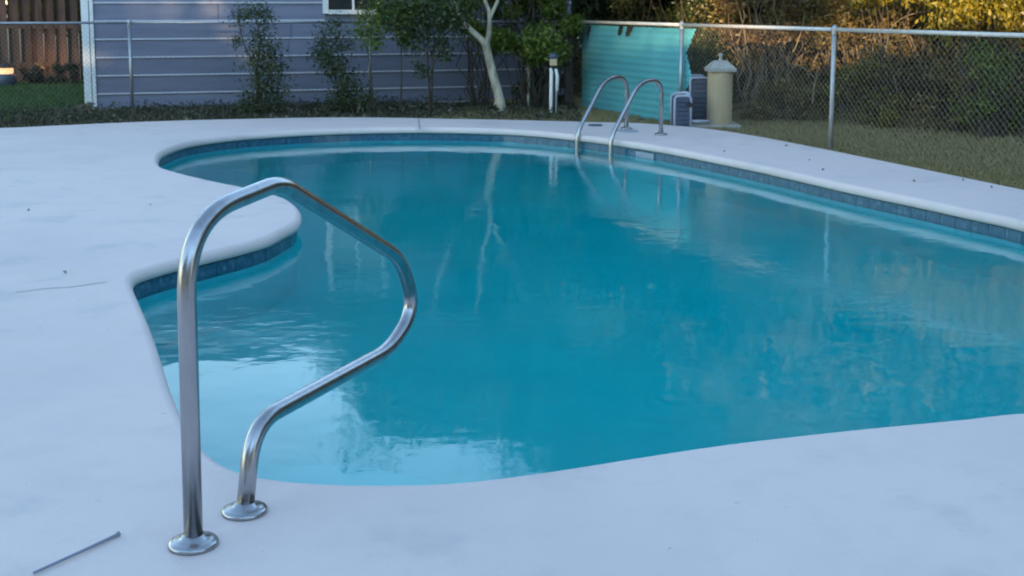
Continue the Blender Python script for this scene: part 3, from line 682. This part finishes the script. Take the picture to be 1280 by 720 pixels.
T3 = tree_meshes(5, 7.2, 2.7, 1.2, 24000, .19, M['mixed'], M['bark'], 56)
G = 'tall trees beyond the brush'
for i, (mesh, x, y, rz, sc, lb) in enumerate([
    (T1, 2.4, 21.5, 0, .92, 'tall dark green tree behind the teal sheet'),
    (T3, 5.2, 20.2, 1, 0.95, 'tall brownish tree behind the beige pillar'),
    (T2, 7.6, 18.6, 2, 0.76, 'tall olive tree rising behind the right fence post'),
    (T1, 10.0, 17.5, 3, 0.76, 'dark tree behind the yellow foliage at right'),
    (T2, 9.2, 21.8, 4, 0.78, 'olive tree far back at right'),
    (T3, 12.2, 15.5, 5, 0.95, 'brownish tree beyond the right edge of the photo'),
    (T1, 13.2, 19.0, 2.2, 0.9, 'dark tree in the second row at far right'),
    (T2, 15.3, 14.0, .7, 1.1, 'olive tree farthest to the right'),
    (T1, 7.2, 24.5, 5.2, 0.88, 'dark tree in the second row behind the pillar'),
    (T1, 4.3, 23.2, 2.6, 1.0, 'dark tree in the second row between pillar and fence post'),
    (T2, 3.4, 24.8, 1.6, .95, 'olive tree in the third row behind the teal sheet'),
    (T1, 6.0, 22.0, 3.9, .9, 'dark tree in the second row left of the fence post'),
    (T3, 1.6, 24.0, 3.6, 1.0, 'brownish tree behind the corner of the two fences'),
    (T1, 12.5, 10.5, 1.2, 1.0, 'dark sun-blocking tree added outside the frame, nearest of the right group'),  # this and the next three: unseen, added to block low sun
    (T2, 15.5, 8.0, 3.2, 1.05, 'olive sun-blocking tree added outside the frame at the right of the pool'),
    (T3, 14.0, 4.5, 2.2, 1.05, 'brownish sun-blocking tree added outside the frame, level with the near deck'),
    (T1, 13.5, 0.5, .2, 1.0, 'dark sun-blocking tree added outside the frame, right of the terrace'),
    (T1, 17.5, 17.5, 4.2, 1.2, 'dark tree in the second row, farthest right'),
]): place_tree(lb, mesh, (x, y, GZ), rz, sc, G)
for i, (mesh, x, rz, sc, lb) in enumerate(((T1, -22, 0, 1.25, 'dark sun-blocking tree added behind the shade house, farthest left'), (T2, -19, 1, 1.2, 'olive sun-blocking tree added behind the shade house, second from the left'), (T3, -16, 2, 1.35, 'brownish sun-blocking tree added behind the shade house, third from the left'), (T1, -13, 3, 1.25, 'dark sun-blocking tree added behind the shade house, right of the brownish one'), (T2, -10, 4, 1.2, 'olive sun-blocking tree added behind the shade house, second from the right'), (T1, -7.4, 5, 1.2, 'dark sun-blocking tree added behind the shade house, farthest right'))):
    place_tree(lb, mesh, (x, -13 - .6 * (i % 2), GZ), rz, sc, 'unseen sun-blocking trees added behind the shade house')  # unseen trees, added to keep the low sun off the blue house
G2 = 'trees behind the house'
for mesh, x, y, rz, sc, lb in ((T1, -1.0, 30, 1.5, 1.15, 'dark tree behind the right end of the house'), (T3, -6.5, 31, 2.5, 1.0, 'brownish tree behind the middle of the house'), (T2, -11.5, 29, 3.3, .95, 'olive tree behind the wooden fence'), (T1, -16.5, 28, .4, 1.0, 'dark tree left of the wooden fence')):
    place_tree(lb, mesh, (x, y, GZ), rz, sc, G2)

# shrubs of the brush line behind the right fence
def shrub(seed, loc, h, r, nleaf, ls, lm, label, stem=None, group='shrubs of the brush behind the right fence', nst=16, name='shrub', low=0.05, droop=0.2, flat=.8):
    rnd = random.Random(seed); cen, rad = [], []; t = thing(name, label, 'shrub', loc, 0, group); bm = bmesh.new()
    for k in range(nst):
        a = rnd.uniform(0, 6.283); q = r * math.sqrt(rnd.random()); z = h * (low + (1 - low) * rnd.random())
        p = Vector((math.cos(a) * q, math.sin(a) * q * .8, z)); cen.append(tuple(p)); rad.append(rnd.uniform(.22, .42) * min(r, h) * .9)
        b = Vector((math.cos(a) * q * .25, math.sin(a) * q * .25, 0)); tube(bm, wobble(b, p, 6, .09, rnd), [.011, .010, .008, .007, .006, .004, .002], 5, cap=False)
    link('foliage', leaf_mesh('foliage', clumps(nleaf, cen, rad, flat), ls, lm, .45, droop), None, t); obj('stems', bm, stem or M['bark'], t); return t
row = [((1.55, 18.9), 2.2, 1.0, 'dkgreen', 'dark shrub in the corner behind the teal sheet'),
       ((2.75, 17.8), 2.3, 1.0, 'dkgreen', 'dark green shrub behind the teal sheet and cabinets'),
       ((3.75, 16.9), 2.3, 1.0, 'mixed', 'brown green shrub behind the beige pillar'),
       ((4.7, 16.3), 2.2, 1.0, 'mixed', 'brownish brush left of the right fence post'),
       ((5.5, 15.6), 2.3, 1.0, 'mixed', 'tangled brush right of the fence post'),
       ((6.2, 14.9), 2.2, 1.0, 'mixed', 'tangled olive brown brush in the middle of the right bay'),
       ((6.9, 14.0), 2.3, 1.0, 'olive', 'olive shrub near the right edge'),
       ((7.7, 13.1), 2.4, 1.0, 'olive', 'olive shrub cut by the right edge'),
       ((8.7, 12.0), 2.4, 1.1, 'olive', 'olive shrub beyond the right edge')]
for i, ((x, y), h, r, m_, lb) in enumerate(row):
    shrub(50 + i, (x, y, GZ), h, r, 13000, .055, M[m_], lb, M['twig'] if m_ == 'mixed' else M['bark'], nst=34)
row2 = [((2.6, 19.6), 3.0, 1.3, 'dkgreen', 'tall dark thicket filling the corner gap'), ((4.6, 18.4), 3.0, 1.3, 'mixed', 'tall brown thicket behind the brush left of the post'), ((6.4, 16.9), 3.0, 1.3, 'olive', 'tall olive thicket behind the brush right of the post'), ((8.2, 15.2), 3.0, 1.4, 'olive', 'tall olive thicket at the right edge'), ((10.3, 13.6), 3.0, 1.5, 'olive', 'tall olive thicket outside the right edge')]
for i, ((x, y), h, r, m_, lb) in enumerate(row2): shrub(80 + i, (x, y, GZ), h, r, 15000, .09, M[m_], lb, nst=34)
P = np.stack([RNG.uniform(-3, 24, 30000), 27 + RNG.uniform(-1, 1, 30000) , GZ + RNG.random(30000) * 4.0], 1)
tag(link('far_thicket', leaf_mesh('far_thicket', P, .28, M['dkgreen'], .6), None, kind='stuff'), 'dark mass of leaves far behind the trees')
for i, (x, y) in enumerate([(9.6, 9.8), (9.9, 8.2), (10.1, 6.6), (10.2, 5.0), (10.3, 3.4), (10.3, 1.8), (10.3, .2), (10.3, -1.4), (10.2, -3.0)]):  # unseen bushes added to stop low sun leaking onto the deck
    if i == 0:
        hs = shrub(170, (x, y, GZ), 3.0, 1.35, 20000, .26, M['dkgreen'], 'dense sun-screen bush added outside the right edge, first beyond the brush', nst=44, group='sun-screen bushes added right of the pool', name='sun_screen_bush')
    else:
        t = hs.copy(); C.objects.link(t); t.location = (x, y, GZ); t.rotation_euler = (0, 0, i * 1.3); t['label'] = 'dense sun-screen bush added outside the right edge, ' + ['', 'second', 'third', 'fourth', 'fifth', 'sixth', 'seventh', 'eighth', 'last'][i] + ' beyond the brush'
        for ch in list(hs.children):
            c = ch.copy(); C.objects.link(c); c.parent = t
# low green growth at the foot of the brush, at right
for i, (pxl, pyl, h, r, m_, lb) in enumerate([(1105, 158, .75, .55, 'olive', 'low green bush in front of the brown brush'), (1190, 166, .8, .6, 'mixed', 'low leafy bush near the right edge'), (1262, 172, .95, .6, 'green', 'leafy green bush cut by the right edge of the photo'), (985, 152, .5, .5, 'mixed', 'low dry bush left of the right fence post')]):
    shrub(120 + i, onz(pxl, pyl, GZ), h, r, 3500, .05, M[m_], lb, nst=14, group='low bushes at the foot of the brush')
# yellow and rust foliage high in the brush
yl = ony(1235, 20, 13.3)
shrub(140, (yl.x, 13.1, GZ), 2.1, .62, 7500, .06, M['yellow'], 'yellow leaved bush at the top right corner', nst=18, group='coloured shrubs', low=.60, droop=1.6, flat=1.5)
yl = ony(1120, 10, 14.2); shrub(141, (yl.x, 14.6, GZ), 1.95, .5, 2200, .075, M['yellow'], 'thin yellow leaved bush right of the fence post', nst=10, group='coloured shrubs', low=.75, droop=1.6, flat=1.3)
yl = ony(945, 20, 15.6); shrub(142, (yl.x, 15.4, GZ), 2.0, .6, 4200, .06, M['rust'], 'rust brown dry bush above the fence left of the post', M['twig'], nst=18, group='coloured shrubs', low=.5)
# bare pale branches in the brush
def bare(label, pix, Y, r0):
    P = [[ony(x, y, Y) for x, y in line] for line in pix]; base = P[0][0].copy(); bm = bmesh.new()
    for k, line in enumerate(P): tube(bm, [p - base for p in catmull3(line)], np.linspace(r0 * (1 if k == 0 else .7), r0 * .35, len(catmull3(line))).tolist(), 6)
    return tag(obj('bare_branch', bm, M['drybranch'], smooth=True, loc=base), label, 'branch', 'bare branches in the brush')
def catmull3(P):
    out = []
    for i in range(len(P) - 1):
        a, b, c, d = P[max(i - 1, 0)], P[i], P[i + 1], P[min(i + 2, len(P) - 1)]
        for k in range(4):
            t = k / 4; out.append(.5 * ((2 * b) + (c - a) * t + (2 * a - 5 * b + 4 * c - d) * t * t + (3 * b - a - 3 * c + d) * t ** 3))
    out.append(P[-1]); return out
bare('forked pale bare branch rising left of the right fence post', [[(987, 165), (985, 110), (986, 80), (994, 60), (1002, 38), (1006, 15)], [(986, 82), (976, 62), (970, 45), (962, 25)]], 15.2, .013)
bare('short pale bare stem standing left of the right fence post', [[(1016, 130), (1017, 112), (1021, 95), (1022, 82)], [(1019, 98), (1003, 84), (985, 80)]], 14.6, .017)
bare('thin arching bare twig above the fence at right', [[(1135, 150), (1110, 70), (1118, 30), (1160, 14), (1215, 24), (1240, 30)]], 14.4, .008)
bare('twisted bare twig right of the fence post', [[(1100, 150), (1103, 90), (1098, 68), (1080, 64), (1058, 66)]], 14.6, .009)

# saplings and shrubs in front of the house
GS = 'leafy saplings in front of the house'
def sapling(seed, px_, Y, stems, clus, nleaf, ls, lm, label, bark, r0=.014):
    b = ony(px_, 140, Y); t = thing('sapling', label, 'sapling', (b.x, Y, GZ), 0, GS); bm = bmesh.new(); base = Vector((b.x, Y, GZ))
    for line in stems:
        P = catmull3([ony(x, y, Y + (0 if i == 0 else .04 * math.sin(x))) - base for i, (x, y) in enumerate(line)]); P[0].z = min(P[0].z, 0)
        tube(bm, P, np.linspace(r0, r0 * .4, len(P)).tolist(), 6)
    obj('trunk', bm, bark, t, smooth=True); cs, rd, wt_ = [], [], []
    for (x, y, r) in clus:
        p = ony(x, y, Y) - base; cs.append((p.x, RNG.uniform(-.08, .08), p.z)); rd.append(r / FPX * Y)
    w = np.array(rd) ** 2; w /= w.sum(); k = RNG.choice(len(cs), nleaf, p=w); g = RNG.normal(size=(nleaf, 3)) * .5; c = np.array(cs)[k] + g * np.array(rd)[k][:, None]
    link('crown', leaf_mesh('crown', c, ls, lm, .5), None, t); return t
sapling(1, 326, 15.75, [[(326, 141), (324, 110), (322, 80), (326, 50), (318, 20)], [(325, 120), (338, 90), (340, 62)], [(323, 90), (305, 55), (298, 22)]],
        [(300, 20, 14), (318, 16, 16), (332, 22, 14), (296, 52, 9), (322, 48, 14), (335, 62, 20), (322, 75, 20), (343, 85, 16), (330, 100, 22), (326, 122, 24), (345, 120, 18), (310, 130, 16)], 4200, .042, M['dkgreen'], 'slim dark leafy sapling standing alone in front of the siding', M['bark'])
sapling(2, 440, 15.9, [[(441, 141), (436, 110), (428, 75), (424, 40)], [(438, 120), (415, 90), (404, 50)]],
        [(408, 45, 16), (402, 66, 18), (420, 82, 20), (428, 55, 16), (412, 78, 18), (432, 100, 18), (440, 120, 22), (424, 124, 20), (455, 126, 16), (418, 30, 12)], 3600, .042, M['dkgreen'], 'thin sapling with loose leaves under the window', M['bark'])
sapling(3, 470, 15.85, [[(468, 141), (464, 100), (460, 60), (462, 20)]],
        [(463, 44, 18), (450, 38, 14), (470, 28, 16), (478, 12, 16), (455, 18, 12), (466, 54, 14)], 1300, .045, M['green'], 'sapling with a green tuft of leaves right of the window', M['bark'])
sapling(4, 541, 15.8, [[(537, 141), (536, 110), (541, 85), (537, 58), (530, 20)], [(538, 60), (515, 40), (500, 10)], [(538, 62), (560, 40), (580, 12)]],
        [(500, 20, 24), (515, 40, 22), (530, 12, 26), (545, 30, 26), (560, 20, 26), (548, 60, 16), (575, 10, 22), (490, 8, 20), (520, 58, 12), (558, 70, 10), (528, 88, 12), (505, 52, 10)], 4200, .05, M['dkgreen'], 'broad crowned sapling left of the white forked tree', M['bark'], .013)
sapling(5, 505, 15.95, [[(500, 141), (502, 90), (500, 30)]], [(500, 14, 24), (512, 28, 20), (488, 24, 18), (520, 6, 22), (505, 46, 14), (480, 8, 16), (540, 2, 20)], 3400, .05, M['green'], 'bright green sapling behind the broad crowned one', M['bark'])
# the white forked tree
Yt = 16.0; base = ony(628, 139, Yt); base.z = GZ; wtree = thing('crape_myrtle', 'pale smooth forked tree standing in front of the house', 'tree', base)
def limb(pix, r0, r1, dy=0):
    P = [ony(x, y, Yt + dy * i / len(pix)) - Vector(base) for i, (x, y) in enumerate(pix)]; return P
tr = limb([(628, 140), (623, 118), (616, 92), (610, 68), (607, 53)], 0, 0); bm = bmesh.new(); cc = catmull3(tr); tube(bm, cc, np.linspace(.066, .052, len(cc)).tolist(), 12)
for pix, r0, r1 in (([(608, 56), (598, 46), (584, 33), (573, 14), (562, -8), (545, -60), (520, -150)], .048, .02), ([(607, 58), (611, 44), (612, 28), (611, 14), (605, -6), (598, -60), (590, -160)], .040, .018), ([(612, 24), (619, 8), (628, -12), (650, -60), (670, -150)], .028, .014), ([(574, 16), (569, 9), (563, 9)], .022, .016), ([(625, 130), (621, 126), (618, 132)], .022, .014)):
    P = catmull3(limb(pix, r0, r1)); tube(bm, P, np.linspace(r0, r1, len(P)).tolist(), 10)
obj('trunk', bm, M['bark_w'], wtree, smooth=True)
cs = [(RNG.uniform(-2.1, 1.9), RNG.uniform(-.9, 1.4), RNG.uniform(2.3, 4.6)) for _ in range(34)]
link('crown', leaf_mesh('crown', clumps(12000, cs, .55), .09, M['green']), None, wtree)
# big leafy bush right of the white tree
bb = ony(672, 132, 16.6)
shrub(200, (bb.x, 16.75, GZ), 3.0, .72, 22000, .07, M['green'], 'large green bush hanging over the corner of the fences', nst=34, group='bushes at the house corner', low=.25)
shrub(201, (bb.x + .12, 17.1, GZ), 1.5, .5, 5200, .06, M['dkgreen'], 'dark bush filling the gap left of the corner post', nst=20, group='bushes at the house corner')
shrub(202, (ony(600, 20, 17).x, 17.0, GZ), 2.6, .62, 11000, .06, M['green'], 'green bush behind the white forked tree', nst=24, group='bushes at the house corner', low=.42)
# dark shrubs at the wooden fence
for i, (x_, h, lb) in enumerate(((38, .34, 'low dark shrub at the foot of the board fence'), (62, .38, 'low dark shrub in the middle of the board fence'), (88, .34, 'low dark shrub at the fence beside the downspout'))):
    p = ony(x_, 104, 21.7); shrub(210 + i, (p.x, 21.7, GZ), h, .25, 1500, .06, M['weed'], lb, nst=10, group='low shrubs along the board fence')

# ---------------------------------------------------------------- grass, weeds, litter
def blades(name, n, sampler, h, m, wid=.006):
    P = sampler(n); n = len(P); ang = RNG.uniform(0, 6.283, n); hh = h * RNG.uniform(.5, 1.4, n); le = RNG.normal(size=(n, 2)) * .45 * hh[:, None]
    s = np.stack([np.cos(ang), np.sin(ang)], 1) * wid; v = np.empty((n, 3, 3)); v[:, 0, :2] = P - s; v[:, 1, :2] = P + s; v[:, 0, 2] = v[:, 1, 2] = GZ; v[:, 2, :2] = P + le; v[:, 2, 2] = GZ + hh
    me = bpy.data.meshes.new(name); me.vertices.add(3 * n); me.vertices.foreach_set('co', v.reshape(-1).astype(np.float32)); me.loops.add(3 * n); me.loops.foreach_set('vertex_index', np.arange(3 * n, dtype=np.int32))
    me.polygons.add(n); me.polygons.foreach_set('loop_start', np.arange(0, 3 * n, 3, dtype=np.int32)); me.polygons.foreach_set('loop_total', np.full(n, 3, dtype=np.int32)); me.update(calc_edges=True); me.materials.append(m)
    return link(name, me, None, kind='stuff')
ox = np.array([p.x for p in OUTER[:-3]]); oy = np.array([p.y for p in OUTER[:-3]])
def edge_y(x): return np.interp(x, ox[:int(len(ox))], oy)
def right_s(n):
    # strip outside the deck edge at right, measured along the edge
    k = RNG.integers(int(len(ox) * .45), len(ox) - 1, n); t = RNG.random(n); bx_ = ox[k] + (ox[k + 1] - ox[k]) * t; by_ = oy[k] + (oy[k + 1] - oy[k]) * t
    tx, ty = ox[k + 1] - ox[k], oy[k + 1] - oy[k]; l = np.hypot(tx, ty) + 1e-9; d = .01 + RNG.random(n) ** 1.2 * 5.5
    return np.stack([bx_ - ty / l * d, by_ + tx / l * d], 1)
blades('grass', 210000, right_s, .04, M['grass'], .005)
def left_s(n): x = RNG.uniform(-13, -6.3, n); y = 14 + RNG.random(n) * 8.2; return np.stack([x, y], 1)
blades('lawn_grass', 60000, left_s, .05, M['lushgrass'], .008)
def strip_s(n):
    x = RNG.uniform(-9, .9, n); y0 = edge_y(x) + .05; y = y0 + RNG.random(n) ** .8 * 2.6; return np.stack([x, y], 1)
blades('weed_grass', 26000, strip_s, .055, M['weed'], .008)
P = strip_s(6500); c = np.concatenate([P, (GZ + .03 + RNG.random(len(P)) ** 2.5 * .11)[:, None]], 1); link('weeds', leaf_mesh('weeds', c, .05, M['weed']), None, kind='stuff')
P = strip_s(5000); P2 = right_s(1400); P = np.concatenate([P, P2]); c = np.concatenate([P, (GZ + .012 + RNG.random(len(P)) * .02)[:, None]], 1); link('leaf_litter', leaf_mesh('leaf_litter', c, .05, M['litter'], .6, nrm_up=3), None, kind='stuff')
print('tiles', ntile, 'tris', sum(len(o.data.loops) - 2 * len(o.data.polygons) for o in C.objects if o.type == 'MESH'))
